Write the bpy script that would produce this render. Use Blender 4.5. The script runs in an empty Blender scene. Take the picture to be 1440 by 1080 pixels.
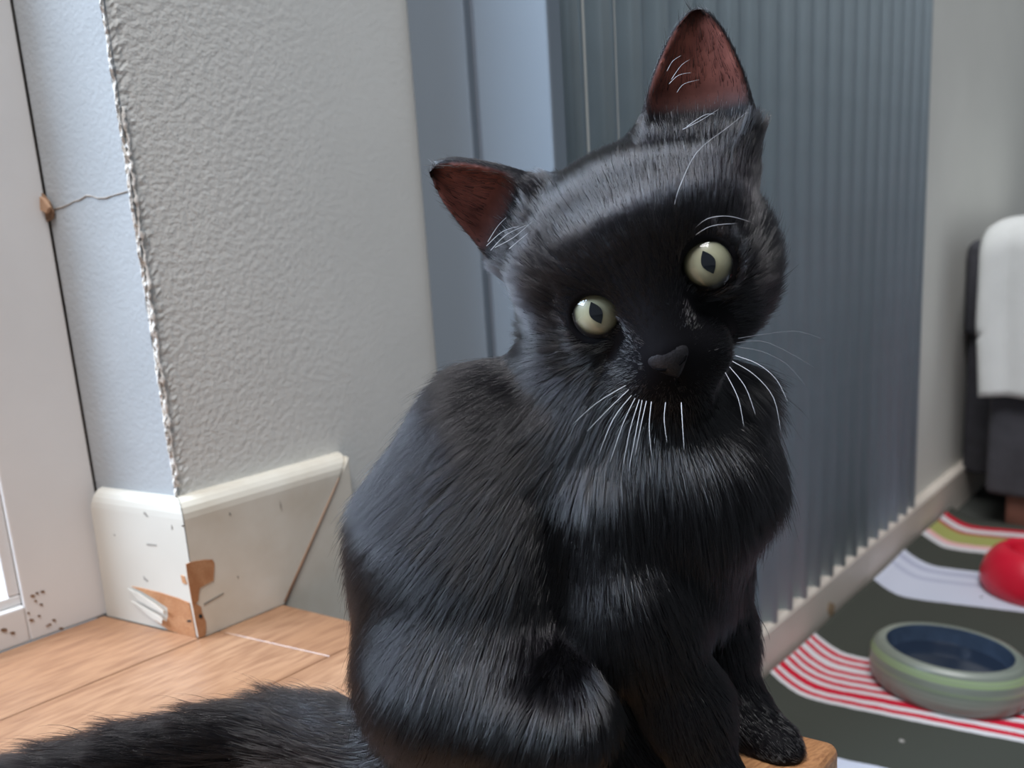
import bpy, bmesh, math, random
import numpy as np
from mathutils import Matrix, Vector
from mathutils.kdtree import KDTree

random.seed(3)
RNG = np.random.default_rng(7)
S = bpy.context.scene

# ------------------------------------------------------------------ camera (stands at the world origin)
FPX = 1080.0
_n = np.array([363.0, -5660.0, -FPX]); _n /= np.linalg.norm(_n)
_U = -_n
_F = np.array([0, 0, -1.0]); _F = _F - _F.dot(_U) * _U; _F /= np.linalg.norm(_F)
_R = np.cross(_F, _U)
M = np.array([_R, _F, _U])                       # camera axes -> world axes

def ray(px, py): return M @ np.array([(px - 720) / FPX, -(py - 540) / FPX, -1.0])
def P(px, py, d): return ray(px, py) * d          # point of the world seen at a pixel, at a depth
def onz(px, py, z):
    r = ray(px, py); return r * (z / r[2])
def onpl(px, py, p0, n):
    r = ray(px, py); return r * (np.dot(p0, n) / np.dot(r, n))
def hdir(px, py):
    r = ray(px, py).copy(); r[2] = 0; return r / np.linalg.norm(r)

cam = bpy.data.cameras.new('camera')
camo = bpy.data.objects.new('camera', cam); S.collection.objects.link(camo)
camo.matrix_world = Matrix(M.tolist()).to_4x4()
cam.sensor_width = 36; cam.lens = 27; cam.clip_start = 0.02; cam.clip_end = 50
cam.dof.use_dof = True; cam.dof.focus_distance = 0.270; cam.dof.aperture_fstop = 10.0
S.camera = camo

# ------------------------------------------------------------------ world, window daylight, added fill, exposure
S.view_settings.view_transform = 'Standard'; S.view_settings.look = 'None'
S.view_settings.gamma = 1; S.view_settings.use_curve_mapping = False
S.view_settings.exposure = 0.0
W = bpy.data.worlds.new('world'); S.world = W; W.use_nodes = True
bg = W.node_tree.nodes['Background']
bg.inputs['Color'].default_value = (0.80, 0.90, 1.0, 1); bg.inputs['Strength'].default_value = 0.24

A_ = hdir(1830, 262)                              # along the plastered wall, away to the right
E_ = -hdir(-1500, 476)                            # along the step edge, towards the right and the viewer
NA = np.array([A_[1], -A_[0], 0])                 # out of the plastered wall, into the room
Z_ = np.array([0, 0, 1.0])
H1, H2 = 0.20, 0.40                               # step top and lower floor, below the lens
C0 = onz(283, 897, -H1)                           # foot of the skirting's outer corner
K0 = onz(144, 866, -H1)                           # foot of the window frame beside the reveal

def area(name, loc, aim, sx, sy, power, col):
    l = bpy.data.lights.new(name, 'AREA'); l.shape = 'RECTANGLE'; l.size = sx; l.size_y = sy
    l.energy = power; l.color = col
    o = bpy.data.objects.new(name, l); S.collection.objects.link(o)
    o.location = Vector(loc); o.rotation_euler = Vector(aim).to_track_quat('-Z', 'Y').to_euler()
    return o
CAT = np.array([0.0, 0.28, -0.06])
WL = np.array([-1.60, 0.10, 1.25])                 # the sky outside the window at the left
area('daylight_window', WL, CAT - WL, 1.25, 1.25, 145, (0.66, 0.81, 1.0))
W2 = np.array([-0.25, -0.62, 2.60])                 # added overhead fill that brightens the walls, high behind the viewer
area('added_overhead_fill', W2, np.array([0.3, 0.6, -0.1]) - W2, 1.2, 1.2, 84, (0.98, 0.98, 1.0))

# ------------------------------------------------------------------ helpers
def tag(o, label=None, cat=None, group=None, kind=None):
    if label: o['label'] = label
    if cat: o['category'] = cat
    if group: o['group'] = group
    if kind: o['kind'] = kind
    return o

def link_mesh(name, me, mat=None, parent=None, smooth=False):
    o = bpy.data.objects.new(name, me); S.collection.objects.link(o)
    if mat is not None and len(me.materials) == 0: me.materials.append(mat)
    if smooth: me.polygons.foreach_set('use_smooth', [True] * len(me.polygons))
    if parent is not None: o.parent = parent
    return o

def mesh_obj(name, verts, faces, mat=None, parent=None, smooth=False):
    me = bpy.data.meshes.new(name)
    me.from_pydata([tuple(map(float, v)) for v in verts], [], faces); me.update()
    bm = bmesh.new(); bm.from_mesh(me); bmesh.ops.recalc_face_normals(bm, faces=bm.faces); bm.to_mesh(me); bm.free()
    return link_mesh(name, me, mat, parent, smooth)

def empty(name, loc=(0, 0, 0)):
    o = bpy.data.objects.new(name, None); S.collection.objects.link(o); o.location = loc; o.empty_display_size = 0.02
    return o

def prism(name, pts, vec, mat, parent=None, bevel=0.0, segs=2, smooth=False):
    """solid between a planar outline and the same outline moved by vec"""
    n = len(pts); pts = [np.asarray(p, float) for p in pts]; vec = np.asarray(vec, float)
    v = pts + [p + vec for p in pts]
    f = [list(range(n))[::-1], list(range(n, 2 * n))] + [[i, (i + 1) % n, n + (i + 1) % n, n + i] for i in range(n)]
    me = bpy.data.meshes.new(name); me.from_pydata([tuple(x) for x in v], [], f); me.update()
    bm = bmesh.new(); bm.from_mesh(me); bmesh.ops.recalc_face_normals(bm, faces=bm.faces)
    if bevel > 0:
        bmesh.ops.bevel(bm, geom=list(bm.edges), offset=bevel, segments=segs, affect='EDGES', profile=0.5)
    bm.to_mesh(me); bm.free()
    return link_mesh(name, me, mat, parent, smooth)

def box(name, o, ax, ay, az, mat, parent=None, bevel=0.0, segs=2):
    o, ax, ay, az = [np.asarray(q, float) for q in (o, ax, ay, az)]
    return prism(name, [o, o + ax, o + ax + ay, o + ay], az, mat, parent, bevel, segs)

def tube(name, pts, rads, mat, parent=None, seg=6):
    pts = [np.asarray(p, float) for p in pts]; n = len(pts); v = []; f = []
    up = np.array([0.13, 0.31, 0.94])
    for i in range(n):
        t = pts[min(i + 1, n - 1)] - pts[max(i - 1, 0)]; t /= np.linalg.norm(t)
        a = np.cross(t, up); a /= np.linalg.norm(a); b = np.cross(t, a)
        for k in range(seg):
            w = 2 * math.pi * k / seg
            v.append(pts[i] + rads[i] * (math.cos(w) * a + math.sin(w) * b))
    for i in range(n - 1):
        for k in range(seg):
            f.append([i * seg + k, i * seg + (k + 1) % seg, (i + 1) * seg + (k + 1) % seg, (i + 1) * seg + k])
    f.append(list(range(seg))[::-1]); f.append([(n - 1) * seg + k for k in range(seg)])
    return mesh_obj(name, v, f, mat, parent, True)

def lathe(name, prof, loc, mat, parent=None, seg=64, closed=False):
    v = []; f = []; n = len(prof)
    for k in range(seg):
        w = 2 * math.pi * k / seg
        for r, z in prof: v.append((r * math.cos(w), r * math.sin(w), z))
    m = n if closed else n - 1
    for k in range(seg):
        for i in range(m):
            j = (i + 1) % n; a = k * n; b = ((k + 1) % seg) * n
            f.append([a + i, b + i, b + j, a + j])
    me = bpy.data.meshes.new(name); me.from_pydata(v, [], f); me.update()
    bm = bmesh.new(); bm.from_mesh(me); bmesh.ops.remove_doubles(bm, verts=bm.verts, dist=1e-5)
    bmesh.ops.recalc_face_normals(bm, faces=bm.faces); bm.to_mesh(me); bm.free()
    o = link_mesh(name, me, mat, parent, True); o.location = loc
    return o

# ------------------------------------------------------------------ materials
def lin(r, g, b):
    c = lambda u: (u / 255 / 12.92) if u / 255 <= 0.04045 else ((u / 255 + 0.055) / 1.055) ** 2.4
    return (c(r), c(g), c(b), 1.0)

def new_mat(name):
    m = bpy.data.materials.new(name); m.use_nodes = True
    return m, m.node_tree.nodes, m.node_tree.links, m.node_tree.nodes['Principled BSDF']

def one_side(N, L, fz, ms):                         # clear pane: reflects on its outer faces only
    ge = N.new('ShaderNodeNewGeometry'); sb = N.new('ShaderNodeMath'); sb.operation = 'SUBTRACT'; sb.use_clamp = True
    L.new(fz.outputs[0], sb.inputs[0]); L.new(ge.outputs['Backfacing'], sb.inputs[1]); L.new(sb.outputs[0], ms.inputs[0])

def paint(name, col, rough=0.5, var=0.06, scale=12, bump=0.0, bscale=200, bdist=0.001, spec=0.5, detail=4, col2=None):
    m, N, L, b = new_mat(name)
    b.inputs['Roughness'].default_value = rough; b.inputs['Specular IOR Level'].default_value = spec
    tc = N.new('ShaderNodeTexCoord')
    nz = N.new('ShaderNodeTexNoise'); nz.inputs['Scale'].default_value = scale; nz.inputs['Detail'].default_value = detail
    L.new(tc.outputs['Object'], nz.inputs['Vector'])
    mx = N.new('ShaderNodeMix'); mx.data_type = 'RGBA'
    c = np.array(col[:3]); lo = c * (1 - var) if col2 is None else np.array(col2[:3])
    mx.inputs['A'].default_value = (*lo, 1); mx.inputs['B'].default_value = (*(c * (1 + var * (col2 is None))), 1)
    rp = N.new('ShaderNodeMapRange'); rp.inputs['From Min'].default_value = 0.35; rp.inputs['From Max'].default_value = 0.65
    L.new(nz.outputs['Fac'], rp.inputs['Value']); L.new(rp.outputs['Result'], mx.inputs['Factor'])
    L.new(mx.outputs['Result'], b.inputs['Base Color'])
    if bump > 0:
        n2 = N.new('ShaderNodeTexNoise'); n2.inputs['Scale'].default_value = bscale; n2.inputs['Detail'].default_value = 5
        L.new(tc.outputs['Object'], n2.inputs['Vector'])
        bp = N.new('ShaderNodeBump'); bp.inputs['Strength'].default_value = bump; bp.inputs['Distance'].default_value = bdist
        L.new(n2.outputs['Fac'], bp.inputs['Height']); L.new(bp.outputs['Normal'], b.inputs['Normal'])
    return m

def wood(name, c1, c2, c3, along, rough=0.4, ring=26, stretch=14, gloss=0.5):
    """grain runs along a given world direction"""
    m, N, L, b = new_mat(name)
    b.inputs['Roughness'].default_value = rough; b.inputs['Specular IOR Level'].default_value = gloss
    tc = N.new('ShaderNodeTexCoord')
    mp = N.new('ShaderNodeMapping'); mp.vector_type = 'TEXTURE'
    mp.inputs['Rotation'].default_value = (0, 0, math.atan2(along[1], along[0]))
    mp.inputs['Scale'].default_value = (stretch, 1.6, 1.6)
    L.new(tc.outputs['Object'], mp.inputs['Vector'])
    oi = N.new('ShaderNodeObjectInfo'); sh = N.new('ShaderNodeVectorMath'); sh.operation = 'ADD'
    sc = N.new('ShaderNodeVectorMath'); sc.operation = 'SCALE'; sc.inputs[0].default_value = (3.1, 5.3, 2.2)
    L.new(oi.outputs['Random'], sc.inputs['Scale']); L.new(mp.outputs['Vector'], sh.inputs[0]); L.new(sc.outputs['Vector'], sh.inputs[1])
    n1 = N.new('ShaderNodeTexNoise'); n1.inputs['Scale'].default_value = ring; n1.inputs['Detail'].default_value = 3
    n1.inputs['Distortion'].default_value = 0.6
    n2 = N.new('ShaderNodeTexNoise'); n2.inputs['Scale'].default_value = ring * 60; n2.inputs['Detail'].default_value = 4
    L.new(sh.outputs['Vector'], n1.inputs['Vector']); L.new(sh.outputs['Vector'], n2.inputs['Vector'])
    wv = N.new('ShaderNodeMath'); wv.operation = 'MULTIPLY'; wv.inputs[1].default_value = 11
    L.new(n1.outputs['Fac'], wv.inputs[0])
    fr = N.new('ShaderNodeMath'); fr.operation = 'PINGPONG'; fr.inputs[1].default_value = 1
    L.new(wv.outputs[0], fr.inputs[0])
    r = N.new('ShaderNodeValToRGB'); L.new(fr.outputs[0], r.inputs['Fac'])
    r.color_ramp.elements[0].position = 0.05; r.color_ramp.elements[0].color = c1
    r.color_ramp.elements[1].position = 0.9; r.color_ramp.elements[1].color = c2
    r2 = N.new('ShaderNodeMapRange'); r2.inputs['From Min'].default_value = 0.40; r2.inputs['From Max'].default_value = 0.68
    r2.inputs['To Max'].default_value = 0.75
    L.new(n2.outputs['Fac'], r2.inputs['Value'])
    mx = N.new('ShaderNodeMix'); mx.data_type = 'RGBA'
    L.new(r2.outputs['Result'], mx.inputs['Factor']); L.new(r.outputs['Color'], mx.inputs['A']); mx.inputs['B'].default_value = c3
    L.new(mx.outputs['Result'], b.inputs['Base Color'])
    bp = N.new('ShaderNodeBump'); bp.inputs['Strength'].default_value = 0.24; bp.inputs['Distance'].default_value = 0.0004
    L.new(n2.outputs['Fac'], bp.inputs['Height']); L.new(bp.outputs['Normal'], b.inputs['Normal'])
    return m

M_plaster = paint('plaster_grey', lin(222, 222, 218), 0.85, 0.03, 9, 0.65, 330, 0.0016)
N = M_plaster.node_tree.nodes; L = M_plaster.node_tree.links
tcn = [n for n in N if n.type == 'TEX_COORD'][0]; bpn = [n for n in N if n.type == 'BUMP'][0]; hn = bpn.inputs['Height'].links[0].from_node
dt = N.new('ShaderNodeVectorMath'); dt.operation = 'DOT_PRODUCT'; L.new(tcn.outputs['Object'], dt.inputs[0]); dt.inputs[1].default_value = tuple(A_)
fd = N.new('ShaderNodeMapRange'); t_c = float(C0 @ A_); fd.inputs['From Min'].default_value = t_c + .01; fd.inputs['From Max'].default_value = t_c + .13
fd.inputs['To Min'].default_value = 1; fd.inputs['To Max'].default_value = .16; L.new(dt.outputs['Value'], fd.inputs['Value'])
ml = N.new('ShaderNodeMath'); ml.operation = 'MULTIPLY'; L.new(hn.outputs['Fac'], ml.inputs[0]); L.new(fd.outputs['Result'], ml.inputs[1]); L.new(ml.outputs[0], bpn.inputs['Height'])
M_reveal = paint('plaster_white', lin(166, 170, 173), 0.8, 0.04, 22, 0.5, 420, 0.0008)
M_ragged = paint('flaking_paint', lin(232, 228, 222), 0.8, 0.1, 90, 0.8, 500, 0.001)
M_frame = paint('frame_white', lin(226, 225, 224), 0.4, 0.02, 20, 0.1, 120, 0.0004)
M_board = paint('skirting_white', lin(204, 200, 190), 0.35, 0.03, 14, 0.15, 120, 0.0005)
M_board_dirty = paint('skirting_soiled', lin(228, 224, 212), 0.4, 0.0, 26, 0.15, 150, 0.0005, col2=lin(212, 204, 188))
M_chip = wood('bare_wood', lin(196, 148, 108), lin(176, 124, 84), lin(160, 106, 70), NA, 0.75, 40, 6)
M_dark = paint('dark_gap', lin(48, 46, 44), 0.9, 0.3, 80)
M_tan = paint('joint_wood', lin(176, 140, 112), 0.8, 0.15, 90)
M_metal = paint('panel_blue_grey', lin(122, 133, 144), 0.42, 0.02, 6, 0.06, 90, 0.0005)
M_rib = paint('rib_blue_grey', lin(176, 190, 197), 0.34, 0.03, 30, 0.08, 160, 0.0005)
M_wallr = paint('wall_paint', lin(226, 225, 218), 0.85, 0.03, 7, 0.3, 180, 0.0008)
M_bbr = paint('skirting_cream', lin(218, 208, 196), 0.5, 0.05, 12, 0.1, 60, 0.0006)
M_floor = paint('floor_dark', lin(64, 66, 62), 0.8, 0.12, 30, 0.3, 300, 0.0008)
M_plank = wood('laminate_oak', lin(172, 134, 104), lin(154, 114, 84), lin(128, 90, 66), A_, 0.38, 8, 9)
M_nosing = wood('nosing_wood', lin(206, 160, 112), lin(186, 134, 90), lin(140, 92, 60), A_ + 0.35 * E_, 0.5, 26, 6)
M_riser = wood('riser_wood', lin(176, 118, 88), lin(160, 104, 78), lin(130, 82, 60), A_, 0.6, 18, 8)
M_spot = paint('brown_dirt', lin(128, 100, 78), 0.9, 0.35, 300)

# ------------------------------------------------------------------ plastered wall and window reveal
TBR = 0.0065                                       # the board on the reveal is thinner
TB = 0.012                                         # skirting thickness
NE = np.array([E_[1], -E_[0], 0]);                 # normal of the reveal, towards the window side
if NE @ A_ > 0: NE = -NE
def cross2(p, u, q, v):                            # where two ground lines meet
    m = np.array([[u[0], -v[0]], [u[1], -v[1]]]); s = np.linalg.solve(m, (q - p)[:2]); return p + u * s[0]
CW = cross2(C0 - NA * TB, A_, C0 - NE * TBR, E_)    # the wall's own outer corner (behind the skirting)
KW = cross2(K0, A_, CW, E_)                        # reveal meets the window frame plane
S3 = onpl(588, 260, CW, NA); S3[2] = 0
TOPZ, LOWZ = 1.25, -H2
d_e = np.linalg.norm((KW - CW)[:2]); d_a = (S3 - CW) @ A_ + 0.25

zs = np.concatenate([np.linspace(LOWZ, -H1, 4)[:-1], np.linspace(-H1, 0.34, 300), np.linspace(0.34, TOPZ, 20)[1:]])
cols = []                                          # plan offsets, (point, is_edge)
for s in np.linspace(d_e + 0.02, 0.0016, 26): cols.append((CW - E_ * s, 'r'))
for s in np.linspace(0.0014, -0.0014, 4):
    cols.append((CW - E_ * max(s, 0) * 0.7 + A_ * max(-s, 0) * 0.7, 'c'))
for s in np.concatenate([np.linspace(0.0016, 0.006, 4), np.linspace(0.008, d_a, 30)]): cols.append((CW + A_ * s, 'a'))
V = []; Fc = []; mi = []
nc = len(cols); rr = RNG.normal(size=(len(zs), nc))
walk = np.convolve(RNG.normal(size=len(zs)), np.ones(7) / 7, 'same')
for i, z in enumerate(zs):
    for j, (p, k) in enumerate(cols):
        q = p.copy(); q[2] = z
        if k == 'c': q = q + (NA + NE) * (0.00035 * rr[i, j] + 0.0012 * walk[i] + 0.0005)
        elif k == 'a' and j < nc - 30: q = q + NA * 0.00025 * rr[i, j]
        V.append(q)
for i in range(len(zs) - 1):
    for j in range(nc - 1):
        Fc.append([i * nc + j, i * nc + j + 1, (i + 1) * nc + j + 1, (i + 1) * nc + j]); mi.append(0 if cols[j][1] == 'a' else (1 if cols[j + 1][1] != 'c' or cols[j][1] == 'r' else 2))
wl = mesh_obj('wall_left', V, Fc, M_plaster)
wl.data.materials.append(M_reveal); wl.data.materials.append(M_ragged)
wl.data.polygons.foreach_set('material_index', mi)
tag(wl, 'grey plastered wall corner with rough stipple and chalky ragged edge', kind='structure')

# loose bead of old paint down the corner, crack and broken-out hole in the reveal
pts = []; rad = []
for y in range(150, 690, 6):
    q = onpl(145 + (245 - 145) * (y / 692) ** 1.0 + RNG.normal() * 1.2 + 6, y, CW + NA * 0.0008, NA)
    pts.append(q); rad.append(0.0005 + 0.0006 * abs(RNG.normal()))
tube('paint_bead', pts, rad, M_ragged, wl, 5)
cr = [(76, 294), (88, 291), (97, 287), (104, 283), (112, 281), (121, 275), (130, 276), (138, 279), (150, 278), (158, 275), (168, 272), (180, 269)]
tube('crack', [onpl(x, y, CW + NE * 0.0002, NE) for x, y in cr], [0.0003 + 0.0003 * RNG.random() for _ in cr], paint('crack_grey', lin(168, 160, 152), .9), wl, 4)
hole = [(52, 262), (62, 272), (72, 284), (78, 300), (76, 308), (66, 313), (60, 322), (57, 300)]
prism('broken_plaster', [onpl(x, y, CW + NE * 0.0006, NE) for x, y in hole], NE * 0.0012, M_spot, wl, 0.0003, 1)
prism('broken_brick', [onpl(x, y, CW + NE * 0.0022, NE) for x, y in [(60, 276), (66, 280), (74, 292), (70, 300), (61, 296)]], NE * 0.002, M_tan, wl, 0.0004, 1)

# ------------------------------------------------------------------ window
win = empty('window_1', K0); tag(win, 'white painted window frame with glass at the wall reveal', kind='structure')
def child(o, par):
    o.parent = par; o.matrix_parent_inverse = Matrix.Translation(-Vector(par.location)); return o
gq = onpl(34, 853, K0, NA); tg = -(gq - K0) @ A_; zg = gq[2]
WT, WZ = 1.25, 1.28
def wbox(name, t0, t1, z0, z1, n0, n1, mat, bev=0.001):
    o = box(name, K0 - A_ * t0 - Z_ * K0[2] + Z_ * z0 + NA * n0, -A_ * (t1 - t0), Z_ * (z1 - z0), NA * (n1 - n0), mat, None, bev)
    return child(o, win)
tk = -(KW - K0) @ A_
wbox('stile', tk + 0.0002, tg, -H1, WZ, -0.045, 0.0, M_frame)
wbox('stile', WT - 0.07, WT, -H1, WZ, -0.045, 0.0, M_frame)
wbox('rail', tg, WT - 0.07, -H1, zg, -0.045, 0.0, M_frame)
wbox('rail', tg, WT - 0.07, WZ - 0.07, WZ, -0.045, 0.0, M_frame)
wbox('glazing_bead', tg, tg + 0.006, zg + 0.006, WZ - 0.07, -0.02, -0.004, M_frame, 0.001)
wbox('glazing_bead', tg, WT - 0.07, zg, zg + 0.006, -0.02, -0.004, M_frame, 0.001)
wbox('glazing_bar', 0.60, 0.63, zg + 0.006, WZ - 0.07, -0.03, -0.006, M_frame)
wbox('glazing_bar', tg + .006, WT - 0.07, 0.62, 0.645, -0.028, -0.008, M_frame)
mg, N, L, b = new_mat('window_glass')
N.remove(b); tr = N.new('ShaderNodeBsdfTransparent'); gl = N.new('ShaderNodeBsdfGlossy'); gl.inputs['Roughness'].default_value = 0.02
fz = N.new('ShaderNodeFresnel'); ms = N.new('ShaderNodeMixShader'); one_side(N, L, fz, ms); L.new(tr.outputs[0], ms.inputs[1]); L.new(gl.outputs[0], ms.inputs[2])
L.new(ms.outputs[0], N['Material Output'].inputs['Surface'])
wbox('pane', tg, WT - 0.07, zg, WZ - 0.07, -0.026, -0.022, mg, 0)
pts = [K0 - A_ * (tk + .0004) - Z_ * K0[2] + Z_ * z + NA * .0002 for z in np.linspace(-H1 + .07, WZ, 6)]
child(tube('gap', pts, [0.0007] * 6, M_dark, None, 5), win)
for (x, y, r) in [(46, 838, 3), (52, 834, 2), (60, 832, 2.5), (50, 845, 2), (58, 850, 2), (44, 872, 3), (55, 866, 2), (76, 872, 2.2), (86, 884, 3), (70, 878, 2), (6, 886, 4), (18, 890, 3), (66, 880, 1.6), (40, 862, 1.8)]:
    a = [onpl(x + r * math.cos(w) * (1 + .4 * random.random()), y + .7 * r * math.sin(w), K0 + NA * 0.0001, NA) for w in np.linspace(0, 6.28, 8)[:-1]]
    child(prism('dirt_speck', a, NA * 0.0003, M_spot, None), win)

# ------------------------------------------------------------------ skirting around the corner
HS = 0.0765
def skirt_profile(h, t):
    p = [(0, 0), (t, 0), (t, h - 0.010)]
    for w in np.linspace(0, math.pi / 2, 6)[1:]: p.append((t - 0.010 + 0.010 * math.cos(w), h - 0.010 + 0.010 * math.sin(w)))
    p.append((0, h)); return p
def skirt(name, start, end, mat, lab, kind=True):
    """start(depth,z) and end(depth,z) give the two end sections"""
    pr = skirt_profile(HS, TB); n = len(pr)
    v = [start(t, z) for t, z in pr] + [end(t, z) for t, z in pr]
    f = [[i, (i + 1) % n, n + (i + 1) % n, n + i] for i in range(n)] + [list(range(n))[::-1], list(range(n, 2 * n))]
    o = mesh_obj(name, v, f, mat)
    return tag(o, lab, kind='structure') if kind else o
def corner(t, z):                                   # mitre at the outer corner
    q = CW + (C0 - CW) * (t / TB); q = q.copy(); q[2] = -H1 + z; return q
TT = 0.1019; TBm = 0.0490
def mitre_end(t, z):
    q = C0 - NA * (TB - t) + A_ * (TBm + (TT - TBm) * z / HS); q = q.copy(); q[2] = -H1 + z; return q
g_ = A_ * 0.0003
bl = skirt('baseboard_left', lambda t, z: corner(t, z) + g_, mitre_end, M_board_dirty, 'cream white skirting board under the plastered wall with chipped corner')
ke = np.linalg.norm((onz(150, 871, -H1) - C0)[:2])
bw = skirt('baseboard_window', lambda t, z: corner(t, z) - E_ * 0.0003,
           lambda t, z: (lambda q: np.array([q[0], q[1], -H1 + z]))(C0 - NE * (TB - t) * (TBR / TB) - E_ * (ke + 0.004 - 0.006 * max(0, (z - 0.06) / 0.0165))), M_board, 'white skirting board under the window reveal with splintered corner')
# upright board that runs down beside the step
b0 = C0 - NA * TB
up = [b0 + A_ * (TBm + 0.0008) + Z_ * 0.0, b0 + A_ * (TT + 0.0006) + Z_ * (HS - 0.001), b0 + A_ * (TT + 0.0006) - Z_ * 0.2, b0 + A_ * (TBm + 0.0008) - Z_ * 0.2]
t1 = prism('trim_1', up, NA * (TB - 0.0006), M_board_dirty, None, 0.0006, 1)
tag(t1, 'mitred upright skirting board running down beside the wooden step', kind='structure')
jt = tube('joint_filler', [C0 + A_ * (TBm + 0.0004) + NA * -0.0002 + Z_ * 0.001, C0 + A_ * (TBm + 0.0004 + (TT - TBm) * .84) + Z_ * HS * .84 - NA * 0.0002], [0.0009, 0.0005], M_tan, t1, 5)
tag(jt, 'thin tan wood line in the mitre joint')
def c6(x, y): return 100 + x / 3.4286, 640 + y / 3.4286
def patch(name, poly, p0, n, th, mat, par, lab=None):
    o = prism(name, [onpl(*c6(x, y), p0, n) for x, y in poly], n * th, mat, par)
    if lab: tag(o, lab)
    return o
patch('bare_wood_patch', [(552, 525), (575, 516), (600, 510), (640, 504), (680, 503), (690, 520), (688, 560), (685, 605), (650, 622), (620, 640), (614, 670), (612, 700), (600, 715), (625, 730), (630, 760), (648, 800), (650, 840), (645, 870), (615, 885), (598, 800), (578, 690), (562, 600)], C0, NA, 0.0004, M_chip, bl, 'bare wood where the white paint has chipped away')
patch('nail_hole', [(616, 768), (628, 766), (634, 776), (628, 786), (616, 784)], C0 + NA * 0.0004, NA, 0.0003, M_dark, bl)
patch('bare_wood_patch', [(292, 632), (340, 640), (430, 662), (520, 690), (572, 712), (590, 800), (606, 884), (560, 872), (470, 842), (405, 794), (410, 777), (440, 792), (462, 804), (470, 770), (466, 735), (400, 690), (340, 655)], C0, NE, 0.0004, M_chip, bw, 'bare splintered wood at the board corner')
patch('bare_wood_patch', [(530, 578), (548, 584), (560, 622), (540, 616)], C0, NE, 0.0004, M_chip, bw)
patch('nail_hole', [(560, 796), (578, 794), (580, 802), (562, 804)], C0 + NE * 0.0004, NE, 0.0003, M_dark, bw)
for poly in ([(280, 640), (340, 662), (420, 705), (470, 738), (474, 752), (400, 722), (330, 690)], [(300, 700), (380, 735), (450, 765), (466, 778), (462, 800), (400, 770)]):
    o = prism('paint_splinter', [onpl(*c6(x, y), C0, NE) + NE * (0.0006 + 0.0025 * max(0, (x - 300) / 170)) for x, y in poly], NE * 0.0006, M_board, bw)
for poly in ([(352, 272), (362, 280), (372, 300), (350, 282)], [(365, 425), (410, 430), (412, 437), (366, 434)], [(350, 582), (372, 604), (368, 610), (352, 598)], [(484, 335), (490, 345), (488, 360), (484, 352)], [(205, 378), (214, 384), (210, 390)]):
    patch('dent', poly, C0, NE, 0.00025, paint('dent_grey', lin(150, 145, 138), .8), bw)
for poly in ([(532, 338), (542, 336), (544, 346), (534, 346)], [(762, 276), (770, 280), (768, 292), (762, 288)], [(800, 582), (808, 586), (804, 596)], [(1006, 222), (1012, 240), (1014, 270), (1008, 246)], [(640, 715), (735, 662), (732, 670), (640, 724)]):
    patch('dent', poly, C0, NA, 0.00025, paint('dent_grey2', lin(140, 134, 126), .8), bl)

# ------------------------------------------------------------------ raised wooden step in front of the window
EC = onz(1184, 1042, -H1)                           # its far right corner
fs = empty('floor_step', (0, 0, -H1)); tag(fs, 'raised oak laminate step in front of the window, with rounded wood nosing', kind='structure')
QE = (EC - C0) @ NA                                 # depth of the step, from the wall
qJ = (onz(457, 926, -H1) - C0) @ NA                 # a long joint seen between the skirting and the tail
qK = (K0 - C0) @ NA
def at_q(q, p):                                     # A_-coordinate of the E_-line through p at distance q from the wall
    w = p + E_ * ((q - (p - C0) @ NA) / (E_ @ NA)); return (w - C0) @ A_
EW = onz(401, 851, -H1); EU = (EC - EW) / np.linalg.norm(EC - EW)
def edge_t(q):
    w = EC + EU * ((q - QE) / (EU @ NA)); return (w - C0) @ A_
joint_t = lambda q: at_q(q, onz(396, 908, -H1))
def strip(name, q0, q1, ta0, ta1, mat=None, th=0.012, bev=0.0004, segs=1):
    g = 0.0002; c = []
    for q, ta in ((q0 + g, ta0), (q0 + g, ta1), (q1 - g, ta1), (q1 - g, ta0)):
        p = C0 + NA * q + A_ * ta(q); c.append(np.array([p[0], p[1], -H1 - th]))
    return child(prism(name, c, Z_ * th, mat or M_plank, None, bev, segs), fs)
lt = lambda q: -0.80
strip('plank', qK + 0.0004, -0.0002, lt, lambda q: at_q(q, C0) - 0.0006)
strip('plank', 0.0002, qJ, lt, joint_t)
strip('plank', 0.0002, qJ, lambda q: joint_t(q) + 0.0004, edge_t)
NWID = 0.040; nst = 2; wq = (QE - NWID - qJ) / nst
for i, br in enumerate((-0.31, 0.02)):
    strip('plank', qJ + i * wq, qJ + (i + 1) * wq, lt, lambda q, br=br: br)
    strip('plank', qJ + i * wq, qJ + (i + 1) * wq, lambda q, br=br: br + 0.0004, edge_t)
strip('nosing', QE - NWID, QE, lt, edge_t, M_nosing, 0.034, 0.0045, 4)
c = []
for q, ta in ((0.0006, lt), (0.0006, edge_t), (QE - 0.004, edge_t), (QE - 0.004, lt)):
    p = C0 + NA * q + A_ * (ta(q) - (0.004 if ta is edge_t else 0)); c.append(np.array([p[0], p[1], -H2]))
child(prism('riser', c, Z_ * (H2 - H1 - 0.0345), M_riser, None), fs)

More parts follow.
